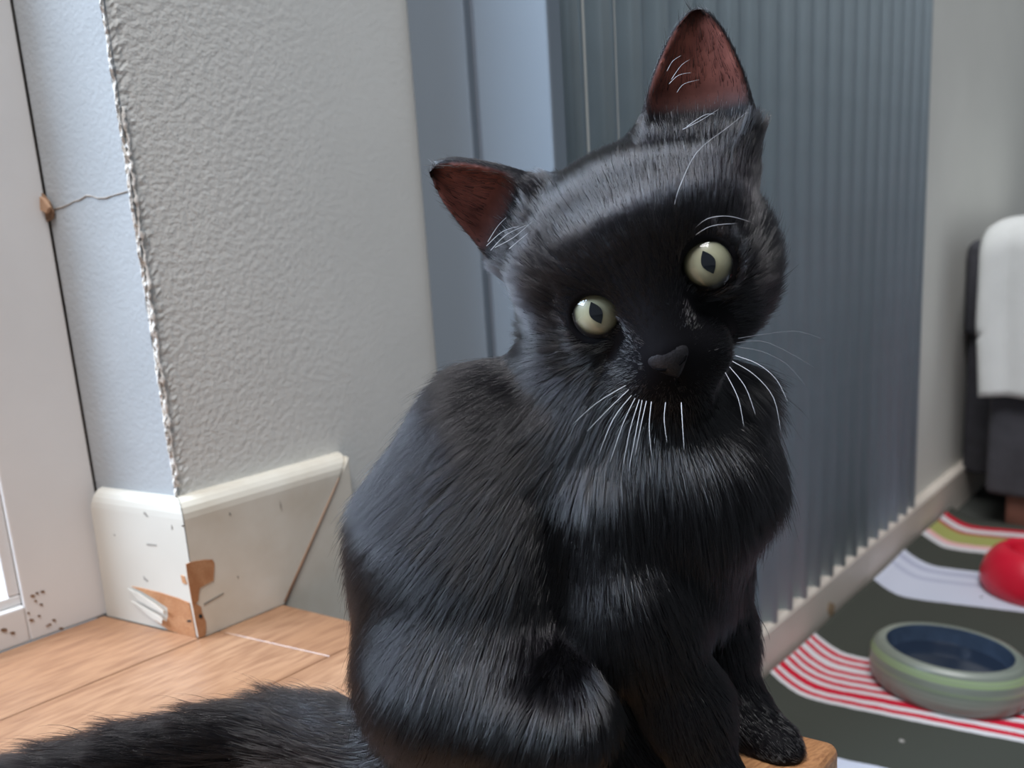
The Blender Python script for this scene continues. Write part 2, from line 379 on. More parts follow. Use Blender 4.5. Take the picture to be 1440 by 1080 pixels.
# ------------------------------------------------------------------ lower floor, right wall, its skirting
R0 = onz(1148, 903, -H2)                            # on the face of the lower skirting
def Rp(t, z, off=0.0):                              # along the right wall from the ribbed panel's near edge
    p = Q0 + A_ * t + NA * off; return np.array([p[0], p[1], z])
Q0 = onpl(775, 200, R0, NA); Q0[2] = 0
BBT = 0.011
tF = -0.5
fl = box('floor', Q0 - A_ * 2.2 + NA * -0.6 - Z_ * (H2 + 0.02), A_ * 5.2, NA * 3.2, Z_ * 0.02, M_floor)
tag(fl, 'dark grey green lower floor beneath the striped rug', kind='structure')
tE = 2.3
wr = box('wall_right', Rp(0.014, LOWZ, -BBT), A_ * tE, -NA * 0.06, Z_ * (TOPZ - LOWZ), M_wallr)
tag(wr, 'pale grey painted wall to the right of the ribbed panel', kind='structure')
ZB = -0.345
pr = [(0, LOWZ), (BBT, LOWZ), (BBT, ZB - 0.004), (BBT - 0.0012, ZB - 0.0012), (BBT - 0.004, ZB), (0, ZB)]
br_ = mesh_obj('baseboard_right', [Rp(0.0, z, t - BBT) for t, z in pr] + [Rp(tE, z, t - BBT) for t, z in pr],
               [[i, (i + 1) % 6, 6 + (i + 1) % 6, 6 + i] for i in range(6)] + [[5, 4, 3, 2, 1, 0], [6, 7, 8, 9, 10, 11]], M_bbr)
tag(br_, 'cream skirting board below the ribbed panel, along the rug', kind='structure')
sp = [(1166, 846), (1174, 850), (1173, 862), (1167, 868), (1163, 858)]
prism('stain', [onpl(x, y, R0, NA) for x, y in sp], NA * 0.0002, paint('stain_tan', lin(176, 150, 120), .8), br_)

# ------------------------------------------------------------------ blue-grey ribbed panel with its flat side
rp = empty('ribbed_panel', Rp(0, ZB, 0)); tag(rp, 'blue grey vertically ribbed panel with flat smooth side, standing behind the kitten', 'wall panel')
tx = lambda px: (onpl(px, 2, R0, NA) - Q0) @ A_
pitch = (tx(1199.4) - tx(818.6)) / 13
tend = (onpl(1300, 360, R0, NA) - Q0) @ A_
nr = int(round(tend / pitch)); pitch = tend / nr
AMP = 0.0115
def rib_mesh():
    sec = []
    for k in range(9):
        u = k / 8
        y = -AMP * math.sin(math.pi * u) ** 0.75
        sec.append((u * pitch, y))
    sec = [(0, -0.0135)] + [(0.0, -0.0012)] + [(0.0016, 0)] + [(max(0.0016, min(pitch - 0.0016, x)), y) for x, y in sec[1:-1]] + [(pitch - 0.0016, 0)] + [(pitch, -0.0012)] + [(pitch, -0.0135)]
    n = len(sec)
    v = [A_ * x + NA * y + Z_ * z for z in (0, TOPZ - 0.05 - ZB) for x, y in sec]
    f = [[i, (i + 1) % n, n + (i + 1) % n, n + i] for i in range(n)] + [list(range(n))[::-1], list(range(n, 2 * n))]
    return v, f
v, f = rib_mesh()
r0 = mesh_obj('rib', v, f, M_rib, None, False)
for e_ in r0.data.polygons: e_.use_smooth = len(e_.vertices) == 4
r0.parent = rp; r0.location = Vector(A_ * 0.0) + Vector(Z_ * 0.0)
for k in range(1, nr):
    o = r0.copy(); S.collection.objects.link(o); o.parent = rp; o.location = Vector(A_ * (k * pitch))
# flat side: two boards with a groove, facing the window
RD = S3 - Rp(0, 0, 0); RD[2] = 0; LR = np.linalg.norm(RD); RD /= LR
NR = np.array([RD[1], -RD[0], 0]);
if NR @ A_ > 0: NR = -NR
def side(name, s0, s1, n0, n1, mat=M_metal, bev=0.0015):
    o = box(name, Rp(0, LOWZ if True else ZB, 0) + RD * s0 + NR * n0, RD * (s1 - s0), NR * (n1 - n0), Z_ * (TOPZ - 0.05 - LOWZ), mat, None, bev, 2)
    return child(o, rp)
gs = [np.dot(onpl(x, 10, Rp(0, 0, 0), NR) - Rp(0, 0, 0), RD) for x in (664, 652)]
side('side_or_shade_panel', -0.0015, gs[0], -0.012, 0.0)
side('side_or_shade_panel', gs[1], LR - 0.0035, -0.012, 0.0008)
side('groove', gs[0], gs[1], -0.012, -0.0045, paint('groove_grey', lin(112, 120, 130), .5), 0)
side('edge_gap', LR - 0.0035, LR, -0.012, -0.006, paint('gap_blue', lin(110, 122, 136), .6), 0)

# ------------------------------------------------------------------ striped rug
def T_of(px, py): return at_q_floor(onz(px, py, -H2))
def at_q_floor(p):                                  # band coordinate: where the E_-line through p meets the right wall
    q = (p - R0) @ NA; w = p - E_ * (q / (E_ @ NA)); return (w - R0) @ A_
bands = []                                          # (t0, t1, kind)
tr0, tr1 = T_of(1300, 1028), T_of(1215, 934)
tw0, tw1 = T_of(1300, 852), T_of(1390, 815)
tg0, tg1 = T_of(1380, 786), T_of(1400, 750)
tn1 = T_of(1216, 1086); tn0 = tn1 - 0.10
print('bands', tr0, tr1, tw0, tw1, tg0, tg1, tn1)
m_r, N, L, b = new_mat('rug_stripes'); b.inputs['Roughness'].default_value = 0.95; b.inputs['Specular IOR Level'].default_value = 0.1
at = N.new('ShaderNodeAttribute'); at.attribute_name = 'band'
nz = N.new('ShaderNodeTexNoise'); nz.inputs['Scale'].default_value = 60; tc = N.new('ShaderNodeTexCoord'); L.new(tc.outputs['Object'], nz.inputs['Vector'])
T0, T1 = tn0 - 0.05, tg1 + 0.02
ad = N.new('ShaderNodeMath'); ad.operation = 'MULTIPLY_ADD'; ad.inputs[1].default_value = 0.003; L.new(nz.outputs['Fac'], ad.inputs[0]); L.new(at.outputs['Fac'], ad.inputs[2])
mr = N.new('ShaderNodeMapRange'); mr.inputs['From Min'].default_value = T0; mr.inputs['From Max'].default_value = T1; L.new(ad.outputs[0], mr.inputs['Value'])
dark = lin(68, 70, 64); white = lin(206, 204, 206); red = lin(190, 36, 56); bluew = lin(196, 200, 214); green = lin(158, 160, 96); pink = lin(222, 170, 170)
stops = [(T0, dark), (tn0, bluew), (tn1, dark)]
w = (tr1 - tr0) / 15
for k in range(15): stops.append((tr0 + k * w, white if k % 2 == 0 else red))
stops.append((tr1, dark)); 
stops += [(tw0, bluew), (tw0 + (tw1 - tw0) * .55, lin(176, 180, 198)), (tw0 + (tw1 - tw0) * .63, bluew), (tw0 + (tw1 - tw0) * .8, lin(170, 174, 194)), (tw0 + (tw1 - tw0) * .88, bluew), (tw1, dark)]
d = tg1 - tg0
stops += [(tg0, white), (tg0 + d * .14, pink), (tg0 + d * .26, green), (tg0 + d * .62, lin(170, 84, 80)), (tg0 + d * .72, white), (tg0 + d * .88, red), (tg1, dark)]
def ramp(stops):
    r = N.new('ShaderNodeValToRGB'); r.color_ramp.interpolation = 'CONSTANT'; e = r.color_ramp.elements
    while len(e) < len(stops): e.new(0.5)
    for k, (t, c) in enumerate(stops):
        e[k].position = (t - T0) / (T1 - T0)
    for k, (t, c) in enumerate(stops): e[k].color = c
    L.new(mr.outputs['Result'], r.inputs['Fac']); return r
ra = ramp(stops[:19]); rb = ramp([(T0, dark)] + stops[19:])
gt = N.new('ShaderNodeMath'); gt.operation = 'GREATER_THAN'; gt.inputs[1].default_value = (tr1 - T0) / (T1 - T0) + 0.004
L.new(mr.outputs['Result'], gt.inputs[0])
mx = N.new('ShaderNodeMix'); mx.data_type = 'RGBA'; L.new(gt.outputs[0], mx.inputs['Factor']); L.new(ra.outputs['Color'], mx.inputs['A']); L.new(rb.outputs['Color'], mx.inputs['B'])
L.new(mx.outputs['Result'], b.inputs['Base Color'])
wvn = N.new('ShaderNodeTexNoise'); wvn.inputs['Scale'].default_value = 700; L.new(tc.outputs['Object'], wvn.inputs['Vector'])
bp = N.new('ShaderNodeBump'); bp.inputs['Strength'].default_value = 0.4; bp.inputs['Distance'].default_value = 0.001; L.new(wvn.outputs['Fac'], bp.inputs['Height']); L.new(bp.outputs['Normal'], b.inputs['Normal'])
nt, nq = 150, 50
V = []; Fc = []; bv = []
qn = (E_ @ NA)
for i in range(nt):
    t = T0 + (T1 - T0) * i / (nt - 1)
    for j in range(nq):
        s = 0.004 + (j / (nq - 1)) ** 1.3 * 0.62
        p = R0 + A_ * t + E_ * s / qn
        curl = max(0.0, 1 - s / 0.034)
        p = p + A_ * (0.012 * max(0, 1 - s / 0.05) ** 1.2)    # the edge is pushed up and back along the skirting
        z = -H2 + 0.003 + 0.016 * curl ** 1.6 + 0.0012 * math.sin(t * 34 + 2 * s) * math.cos(s * 17) + 0.0012
        V.append((p[0], p[1], z)); bv.append(t)
for i in range(nt - 1):
    for j in range(nq - 1): Fc.append([i * nq + j, i * nq + j + 1, (i + 1) * nq + j + 1, (i + 1) * nq + j])
rug = mesh_obj('striped_rug', V, Fc, m_r, None, True)
rug.data.attributes.new('band', 'FLOAT', 'POINT').data.foreach_set('value', bv)
sm = rug.modifiers.new('thickness', 'SOLIDIFY'); sm.thickness = 0.003; sm.offset = -1
tag(rug, 'dark rug with red, white and green stripe bands, lying on the lower floor', 'rug')
for (x, y) in [(1268, 1043), (1297, 806), (1380, 841)]:
    q = onz(x, y, -H2 + 0.006)
    tag(lathe('crumb', [(0.0001, 0.0), (0.0022, 0.0004), (0.0026, 0.0014), (0.0014, 0.0024), (0.0001, 0.0027)], q - Z_ * .001, paint('crumb', lin(150, 146, 140) if y > 900 else lin(70, 66, 66), .9), None, 7),
        {1043: 'pale crumb on the dark stripe in front of the bowl', 806: 'dark crumb at the back edge of the white stripe', 841: 'dark crumb on the white stripe near the red bowl'}[y], 'crumb')

# ------------------------------------------------------------------ ceramic bowl and red bowl
m_b, N, L, b = new_mat('bowl_glaze'); b.inputs['Roughness'].default_value = 0.35
tc = N.new('ShaderNodeTexCoord'); sx = N.new('ShaderNodeSeparateXYZ'); L.new(tc.outputs['Object'], sx.inputs[0])
nz = N.new('ShaderNodeTexNoise'); nz.inputs['Scale'].default_value = 1.0; nz.inputs['Detail'].default_value = 4
mp = N.new('ShaderNodeMapping'); mp.inputs['Scale'].default_value = (12, 12, 420); L.new(tc.outputs['Object'], mp.inputs['Vector']); L.new(mp.outputs['Vector'], nz.inputs['Vector'])
cr = N.new('ShaderNodeValToRGB'); cr.color_ramp.elements[0].color = lin(108, 114, 104); cr.color_ramp.elements[1].color = lin(138, 142, 130)
cr.color_ramp.elements[0].position = .35; cr.color_ramp.elements[1].position = .65; L.new(nz.outputs['Fac'], cr.inputs['Fac'])
zz = N.new('ShaderNodeMapRange'); zz.inputs['From Max'].default_value = 0.0395; L.new(sx.outputs['Z'], zz.inputs['Value'])
gr = N.new('ShaderNodeValToRGB'); gr.color_ramp.interpolation = 'CONSTANT'; e = gr.color_ramp.elements
lines = [(0, 0), (.48, .45), (.52, 0), (.66, .9), (.70, .3), (.73, .8), (.77, 0)]
while len(e) < len(lines): e.new(.5)
for k, (t, c) in enumerate(lines): e[k].position = t
for k, (t, c) in enumerate(lines): e[k].color = (c, c, c, 1)
L.new(zz.outputs['Result'], gr.inputs['Fac'])
mx = N.new('ShaderNodeMix'); mx.data_type = 'RGBA'; L.new(gr.outputs['Color'], mx.inputs['Factor']); L.new(cr.outputs['Color'], mx.inputs['A']); mx.inputs['B'].default_value = lin(140, 160, 112)
L.new(mx.outputs['Result'], b.inputs['Base Color'])
bf = onz(1330, 1019, -H2 + 0.004); bb = onz(1330, 886, -H2 + 0.048)
BR = 0.0595
bc = onz(1331, 970, -H2 + 0.006); bc[2] = -H2 + 0.0056
prof = [(0.0005, 0.0), (0.044, 0.0), (0.053, 0.0015), (0.0580, 0.007), (BR, 0.016), (0.0588, 0.025), (0.0560, 0.0310), (0.0520, 0.0340), (0.0485, 0.0348)]
bowl = lathe('pet_bowl', prof + [(0.0466, 0.0340)], bc, m_b, None, 72)
inner = [(0.0466, 0.0340), (0.0458, 0.032), (0.0450, 0.024), (0.040, 0.013), (0.030, 0.0085), (0.0005, 0.008)]
lathe('bowl_lining', inner, (0, 0, 0), paint('dark_blue_glaze', lin(58, 72, 92), 0.18, 0.15, 60), bowl, 72)
vb = hdir(1331, 960); bowl.rotation_euler.z = math.atan2(vb[1], vb[0]) - math.pi / 2; bowl.scale = (1.0, .76, 1.16)
tag(bowl.children[0], 'dark blue glazed inside')
tag(bowl, 'green grey ceramic pet bowl with dark blue inside on the striped rug', 'bowl')
w_ = lathe('water', [(0.0005, 0.0), (0.0446, 0.0)], (0, 0, 0.022), paint('still_water', lin(34, 44, 60), 0.12, 0.05, 10), bowl, 48)

rc = onz(1452, 836, -H2 + 0.004); rc[2] = -H2 + 0.0056
rb_ = lathe('red_bowl', [(0.0005, 0.0), (0.036, 0.0), (0.0445, 0.003), (0.048, 0.010), (0.0475, 0.019), (0.044, 0.032), (0.037, 0.043), (0.028, 0.0495), (0.024, 0.050), (0.022, 0.046), (0.020, 0.012), (0.0005, 0.010)],
            rc, paint('red_plastic', lin(206, 26, 52), 0.35, 0.04, 20), None, 56)
tag(rb_, 'red round plastic bowl standing on the rug behind the ceramic bowl', 'bowl')

# ------------------------------------------------------------------ dark armchair with a white throw
ac_o = onz(1425, 742, -H2)
ch = empty('armchair', ac_o); tag(ch, 'dark grey upholstered armchair with brown wooden leg beside the wall', 'armchair')
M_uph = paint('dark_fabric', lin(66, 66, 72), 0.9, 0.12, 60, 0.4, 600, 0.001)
M_leg = paint('leg_wood', lin(110, 74, 62), 0.5, 0.1, 40)
M_throw = paint('white_throw', lin(222, 224, 222), 0.9, 0.03, 30, 0.5, 500, 0.001)
dch = proj_d = -(M.T @ ac_o)[2]
VX = NA; VY = A_
def soft(name, o, ax, ay, az, mat, par, r, segs=4):
    ob = child(box(name, o, ax, ay, az, mat, None, r, segs), par)
    for p in ob.data.polygons: p.use_smooth = True
    return ob
FP = ac_o - VY * 0.02                               # front plane of the chair's skirt
def cxz(px, py, p): q = onpl(px, py, p, VY) - p; return q @ VX, q[2] + p[2]
def cp(x, y, z): q = FP + VX * x + VY * y; return np.array([q[0], q[1], z])
xl = cxz(1383, 690, FP)[0]; zt = cxz(1400, 560, FP)[1]; zb = cxz(1400, 697, FP)[1]; ztop = cxz(1420, 312, FP)[1]
soft('base', cp(xl, 0, zb), VX * 0.50, VY * 0.34, Z_ * (zt - zb + 0.06), M_uph, ch, 0.008)
soft('arm', cp(xl + 0.004, 0.004, zt), VX * 0.11, VY * 0.30, Z_ * (ztop - zt - 0.012), M_uph, ch, 0.03, 5)
soft('seat_cushion', cp(xl + 0.112, 0.0, zt + 0.03), VX * 0.38, VY * 0.30, Z_ * 0.09, M_uph, ch, 0.025, 5)
BP = FP + VY * 0.06
bx0 = cxz(1343, 400, BP)[0] + .0095; bz0 = cxz(1360, 476, BP)[1]; bz1 = cxz(1365, 338, BP)[1]
soft('back_cushion', cp(bx0, 0.06, bz0), VX * (xl + 0.05 - bx0), VY * 0.22, Z_ * (bz1 - bz0), M_uph, ch, 0.014, 4)
soft('side_or_shade_panel', cp(bx0 + .004, 0.075, zb), VX * (xl + 0.05 - bx0), VY * 0.20, Z_ * (bz0 - zb + .02), M_uph, ch, 0.006, 2)  # dark box added as the shade between chair and wall
lx = cxz(1414, 720, FP + VY * .015)[0]
for x, y in ((lx, 0.012), (lx + 0.40, 0.012), (lx, 0.27), (lx + 0.40, 0.27)):
    soft('leg', cp(x, y, -H2), VX * 0.034, VY * 0.034, Z_ * (zb + H2 + 0.004), M_leg, ch, 0.003, 2)
# the throw: a folded cloth over the arm
V = []; Fc = []; nu, nv = 26, 34
tl = cxz(1377, 420, FP - VY * 0.012)[0]; zh = cxz(1400, 556, FP)[1]
path = []
for k in range(nv):
    s = k / (nv - 1)
    if s < 0.62: path.append((-0.012, zh + (ztop - 0.03 - zh) * (s / 0.62)))
    elif s < 0.82:
        w = (s - 0.62) / 0.20 * math.pi / 2; path.append((0.026 - 0.038 * math.cos(w), ztop - 0.03 + 0.032 * math.sin(w)))
    else: path.append((0.026 + 0.26 * (s - 0.82) / 0.18, ztop + 0.002))
for k, (y, z) in enumerate(path):
    s = k / (nv - 1)
    for j in range(nu):
        u = j / (nu - 1)
        x = tl + 0.012 * max(0, 0.35 - s) * 1.6 + 0.13 * u
        dz = -0.012 * (1 - min(1, u / 0.22)) ** 2.2 * (s > .3) if s > .3 else 0
        V.append(cp(x, y - 0.003 * math.sin(u * 9 + 1) * (1 - s) - 0.002 * math.sin(u * 23), z + dz + 0.003 * math.sin(u * 7) * (s < .05)))
for k in range(nv - 1):
    for j in range(nu - 1): Fc.append([k * nu + j, k * nu + j + 1, (k + 1) * nu + j + 1, (k + 1) * nu + j])
th = mesh_obj('throw', V, Fc, M_throw, None, True)
m_ = th.modifiers.new('thickness', 'SOLIDIFY'); m_.thickness = 0.004; m_.offset = 1
tag(th, 'white throw draped over the dark armchair', 'throw')

# ================================================================== the kitten
HRc = np.array([[0.86624309, -0.46237529, -0.18929341], [0.37716345, 0.85365441, -0.35919616], [0.32767459, 0.23975664, 0.91386329]])
HR = M @ HRc                                        # head axes (columns: to its left, up, out of the face)
HO = M @ np.array([0.05134653, 0.04022505, -0.27975827])
def HW(p): return HR @ np.asarray(p, float) + HO    # head space -> world
def WH(p): return (p - HO) @ HR                     # world -> head space (rows)

def Q(px, py, d, r): return (*P(px, py, d), r * d / FPX)
# body: round cones a -> b, with the way the coat lies on them (given as a picked direction)
def dirn(p, q): v = P(*q) - P(*p); return v / np.linalg.norm(v)
down = -Z_
BODY = []                                           # (a, ra, b, rb, k, flow, hair length)
def seg(a, b, k=0.018, flow=None, L=0.014):
    a = np.array(a); b = np.array(b)
    BODY.append((a[:3], a[3], b[:3], b[3], k, flow / np.linalg.norm(flow), L))
fback = dirn((760, 600, .28), (600, 780, .285))     # down and back along the flank
fdown = dirn((650, 860, .27), (590, 1060, .275))
seg(Q(655, 888, .304, 140), Q(668, 760, .307, 146), .02, dirn((700, 720, .28), (590, 880, .285)), .0145)      # rump to mid back
seg(Q(668, 760, .307, 146), Q(722, 642, .306, 118), .02, fback, .0145)                                        # mid back to withers
seg(Q(722, 642, .306, 118), Q(835, 585, .302, 100), .02, dirn((800, 540, .28), (640, 690, .285)), .014)       # withers to neck base
seg(Q(835, 590, .302, 100), Q(885, 470, .298, 92), .02, dirn((880, 470, .28), (800, 640, .28)), .013)         # neck
seg(Q(930, 660, .295, 112), Q(925, 790, .295, 98), .018, dirn((900, 600, .27), (915, 820, .272)), .0155)       # chest
seg(Q(1000, 570, .302, 66), Q(1012, 668, .299, 66), .016, dirn((1000, 540, .28), (1040, 680, .28)), .0165)      # ruff
seg(Q(870, 570, .297, 96), Q(940, 680, .292, 105), .018, dirn((880, 560, .27), (900, 720, .272)), .0155)       # throat
seg(Q(780, 850, .312, 112), Q(900, 800, .305, 100), .018, dirn((860, 780, .3), (780, 900, .3)), .012)          # belly
seg(Q(790, 960, .305, 92), Q(905, 1075, .296, 52), .014, dirn((780, 900, .29), (880, 1060, .285)), .009)       # far hind leg
seg(Q(638, 950, .283, 118), Q(775, 985, .268, 84), .014, fdown, .0135)                                        # thigh to knee
seg(Q(775, 1000, .266, 66), Q(690, 1130, .262, 40), .010, dirn((760, 980, .26), (720, 1120, .26)), .009)       # shank
seg(Q(690, 1136, .262, 34), Q(850, 1146, .256, 33), .008, dirn((700, 1120, .26), (850, 1130, .26)), .006)      # hind foot
seg(Q(845, 700, .278, 66), Q(872, 862, .276, 66), .010, dirn((870, 640, .26), (880, 900, .26)), .013)          # near upper arm
seg(Q(885, 840, .277, 72), Q(962, 985, .277, 54), .010, dirn((890, 820, .26), (960, 1010, .26)), .010)         # near forearm
seg(Q(962, 985, .277, 54), Q(1000, 1098, .272, 43), .010, dirn((930, 900, .26), (985, 1090, .26)), .008)
seg(Q(1000, 1110, .270, 40), Q(1030, 1130, .262, 36), .008, dirn((980, 1090, .26), (1040, 1120, .255)), .005)  # near paw
seg(Q(985, 740, .312, 64), Q(1000, 880, .312, 48), .012, dirn((1010, 720, .3), (1020, 900, .3)), .012)         # far upper arm
seg(Q(1002, 880, .312, 47), Q(1040, 1008, .306, 37), .010, dirn((1010, 860, .3), (1045, 1010, .3)), .009)      # far forearm
seg(Q(1044, 1012, .304, 38), Q(1090, 1046, .2965, 36), .010, dirn((1040, 1000, .3), (1100, 1050, .29)), .0045)   # far paw
for kx in (-14, 2, 16):                              # its toes
    seg(Q(1088 + kx, 1048 + abs(kx) * .3, .293 + abs(kx) * .0001, 15), Q(1104 + kx * .7, 1056, .290, 13), .004, dirn((1040, 1000, .3), (1100, 1050, .29)), .003)
for kx in (-18, 0, 17):
    seg(Q(1016 + kx, 1140, .262, 16), Q(1036 + kx, 1150, .257, 15), .004, dirn((980, 1090, .26), (1040, 1120, .255)), .003)
tpx = [(575, 1050), (480, 1046), (385, 1038), (285, 1056), (180, 1080), (80, 1104), (-50, 1135)]
trd = [.0165, .0130, .0120, .0115, .0110, .0100, .0085]
tpts = [onz(x, y, -H1 + r + .0012) for (x, y), r in zip(tpx, trd)]
for i in range(6):
    seg((*tpts[i], trd[i]), (*tpts[i + 1], trd[i + 1]), .010 if i == 0 else .0015, tpts[i + 1] - tpts[i] + Z_ * .012, .0160)
# head, in head space
HEAD = []
def hs(a, ra, b=None, rb=None, k=0.010): HEAD.append((np.array(a, float), ra, np.array(a if b is None else b, float), ra if rb is None else rb, k))
SX = -.0035
hs((SX, .008, -.012), .0375); hs((SX - .013, .010, -.004), .033, (SX + .012, .010, -.004), .033)
hs((SX, -.004, -.030), .032)
for s in (-1, 1):
    hs((SX + (.0245 if s < 0 else .0215) * s, -.016, .002), .0195 if s < 0 else .0180); hs((s * .0145, .014, .0195), .0125, k=.008)
    hs((SX + (.030 if s < 0 else .0265) * s, -.003, .000), .0160)
    hs((SX * .3 + s * .0325, .023, -.010), .0125)
    hs((SX + .001 + s * .0090, -.0260, .0270), .0098, k=.010)
    hs((SX + s * .027, -.007, .013), .0105, k=.010)
hs((-.0005, .014, .024), .0125, (-.0015, -.0160, .0372), .0078, k=.012)
hs((-.003, -.0225, .0270), .0112, k=.012)
hs((SX - .0005, -.0345, .0252), .0080, k=.010)
EYES = [np.array([s * .0194, .0006, .0228]) for s in (-1, 1)]
EYE_R = .0104
EARS = [(np.array([-.0350, .0325, -.006]), np.array([-.0584, .0704, -.0115]), np.array([-.42, .02, .9])),
        (np.array([.0312, .0325, -.012]), np.array([.0490, .0735, -.022]), np.array([-.04, .10, .99]))]
EAR_W = .0215
for B_, T_, n_ in EARS:
    u_ = (T_ - B_) / np.linalg.norm(T_ - B_)
    hs(B_ - u_ * .004 + [0, 0, -.012], .0175, k=.012); hs(B_ - u_ * .012 + [0, 0, -.002], .0150, k=.012)
def ear_frame(e):
    B, T, n = e; ax = T - B; L = np.linalg.norm(ax); ax = ax / L
    n = n - n.dot(ax) * ax; n /= np.linalg.norm(n); w = np.cross(ax, n); return B, ax, n, w, L

def cone_d(p, a, ra, b, rb):
    ab = b - a; l2 = float(ab @ ab)
    if l2 < 1e-12: return np.linalg.norm(p - a, axis=1) - ra
    t = np.clip((p - a) @ ab / l2, 0, 1)
    return np.linalg.norm(p - a - t[:, None] * ab, axis=1) - (ra + (rb - ra) * t)
def smin(a, b, k):
    h = np.maximum(k - np.abs(a - b), 0) / k
    return np.minimum(a, b) - h * h * k * 0.25
def ear_parts(h, e):
    B, ax, n, w, L = ear_frame(e); q = h - B
    v = q @ ax; x = q @ w; y = q @ n; s = np.clip(v / L, -0.35, 1.0)
    Wd = EAR_W * np.clip(1 - np.clip(s, 0, 1) ** 1.4, 0.002, 1) ** .54 * (1 - .10 * s) * np.maximum(.4, 1 + 1.2 * np.minimum(s - .08, 0)) + .0004
    D = .0125 * (1 - .62 * np.clip(s, 0, 1)) + .0005
    o = (np.sqrt((x / Wd) ** 2 + (y / D) ** 2) - 1) * np.minimum(Wd, D) * .9
    o = np.maximum(o, np.maximum(v - L, -v - .012))
    yi = y - .0045 - .0012 * np.clip(s, 0, 1) - .016 * np.clip((.42 - s) / .42, 0, 1) ** 1.5
    Wi = np.maximum(Wd - .0017, .0004); Di = np.maximum(D - .0004, .0004)
    i = (np.sqrt((x / Wi) ** 2 + (yi / Di) ** 2) - 1) * np.minimum(Wi, Di) * .9
    i = np.maximum(i, np.maximum(v - L * .97, -.004 - v))
    return o, i, s
def sdf(p):
    d = None
    for a, ra, b, rb, k, fl, Lh in BODY:
        c = cone_d(p, a, ra, b, rb); d = c if d is None else smin(d, c, k)
    h = WH(p); hd_ = None
    for a, ra, b, rb, k in HEAD:
        c = cone_d(h, a, ra, b, rb); hd_ = c if hd_ is None else smin(hd_, c, k)
    ear_i = []
    for e in EARS:
        o, i, s = ear_parts(h, e); hd_ = smin(hd_, np.maximum(o, -1e9), .006); ear_i.append(i)
    for i in ear_i: hd_ = -smin(-hd_, i, .0015)
    for c in EYES:                                   # eye openings
        q = h - c; rr_ = np.hypot(q[:, 0], q[:, 1])
        lid = np.hypot(rr_ - .0092, q[:, 2] - .0050) - .0019          # rim of the lids
        hd_ = smin(hd_, lid, .0035)
        e = np.maximum(rr_ - .0078, -q[:, 2])
        hd_ = -smin(-hd_, e, .0012)
    # mouth line and nostril hollow
    m1 = cone_d(h, np.array([-.0025, -.0262, .0415]), .0006, np.array([-.0025, -.0305, .0375]), .0006)
    hd_ = -smin(-hd_, m1, .0015)
    for s in (-1, 1):
        m2 = cone_d(h, np.array([-.0025 + s * .0005, -.0305, .0375]), .0006, np.array([-.0025 + s * .0130, -.0320, .0290]), .0005)
        hd_ = -smin(-hd_, m2, .0015)
    return smin(d, hd_, .016)

def surface(lo, hi, h):
    """naive surface nets over a sparse grid"""
    n = np.ceil((hi - lo) / h).astype(int) + 1
    n = ((n + 3) // 4) * 4
    cn = n // 4 + 1
    g = [lo[i] + np.arange(cn[i]) * 4 * h for i in range(3)]
    C = np.stack(np.meshgrid(*g, indexing='ij'), -1).reshape(-1, 3)
    dc = sdf(C).reshape(cn)
    near = (np.abs(dc) < 4 * h * 2.2)
    full = np.repeat(np.repeat(np.repeat(dc, 4, 0), 4, 1), 4, 2)[:n[0], :n[1], :n[2]].astype(np.float32)
    full = np.where(full > 0, 1.0, -1.0).astype(np.float32)
    nb = near.copy()
    for ax in range(3): nb |= np.roll(near, 1, ax) | np.roll(near, -1, ax)
    mask = np.repeat(np.repeat(np.repeat(nb, 4, 0), 4, 1), 4, 2)[:n[0], :n[1], :n[2]]
    idx = np.argwhere(mask)
    vals = np.empty(len(idx), np.float32)
    for s in range(0, len(idx), 400000): vals[s:s + 400000] = sdf(lo + idx[s:s + 400000] * h)
    full[mask] = vals
    neg = full < 0
    c = [neg[i:n[0] - 1 + i, j:n[1] - 1 + j, k:n[2] - 1 + k] for i in (0, 1) for j in (0, 1) for k in (0, 1)]
    cs = sum(x.astype(np.int8) for x in c)
    cell = np.argwhere((cs > 0) & (cs < 8))
    cid = -np.ones((n[0] - 1, n[1] - 1, n[2] - 1), np.int32)
    cid[cell[:, 0], cell[:, 1], cell[:, 2]] = np.arange(len(cell))
    acc = np.zeros((len(cell), 3)); cnt = np.zeros(len(cell))
    corners = [(i, j, k) for i in (0, 1) for j in (0, 1) for k in (0, 1)]
    f = lambda o: full[cell[:, 0] + o[0], cell[:, 1] + o[1], cell[:, 2] + o[2]]
    for a in corners:
        for ax in range(3):
            if a[ax] == 0:
                b_ = list(a); b_[ax] = 1
                fa, fb = f(a), f(b_); cross = (fa < 0) != (fb < 0)
                t = np.where(cross, fa / np.where(fa == fb, 1, fa - fb), 0)
                pt = np.array(a)[None] + np.zeros((len(cell), 3)); pt[:, ax] += t
                acc[cross] += pt[cross]; cnt[cross] += 1
    verts = lo + (cell + acc / cnt[:, None]) * h
    quads = []
    for ax in range(3):
        u, v = (ax + 1) % 3, (ax + 2) % 3
        s0 = [slice(1, n[i] - 1) for i in range(3)]; s1 = list(s0); s0[ax] = slice(0, n[ax] - 1); s1[ax] = slice(1, n[ax])
        A, B = neg[tuple(s0)], neg[tuple(s1)]
        e = np.argwhere(A != B); off = np.ones(3, int); off[ax] = 0; e = e + off
        fl = neg[e[:, 0], e[:, 1], e[:, 2]]
        du = np.zeros(3, int); du[u] = 1; dv = np.zeros(3, int); dv[v] = 1
        q = [e - du - dv, e - dv, e, e - du]
        q = np.stack([cid[x[:, 0], x[:, 1], x[:, 2]] for x in q], 1)
        q[~fl] = q[~fl][:, ::-1]
        quads.append(q)
    quads = np.concatenate(quads); quads = quads[(quads >= 0).all(1)]
    return verts, quads

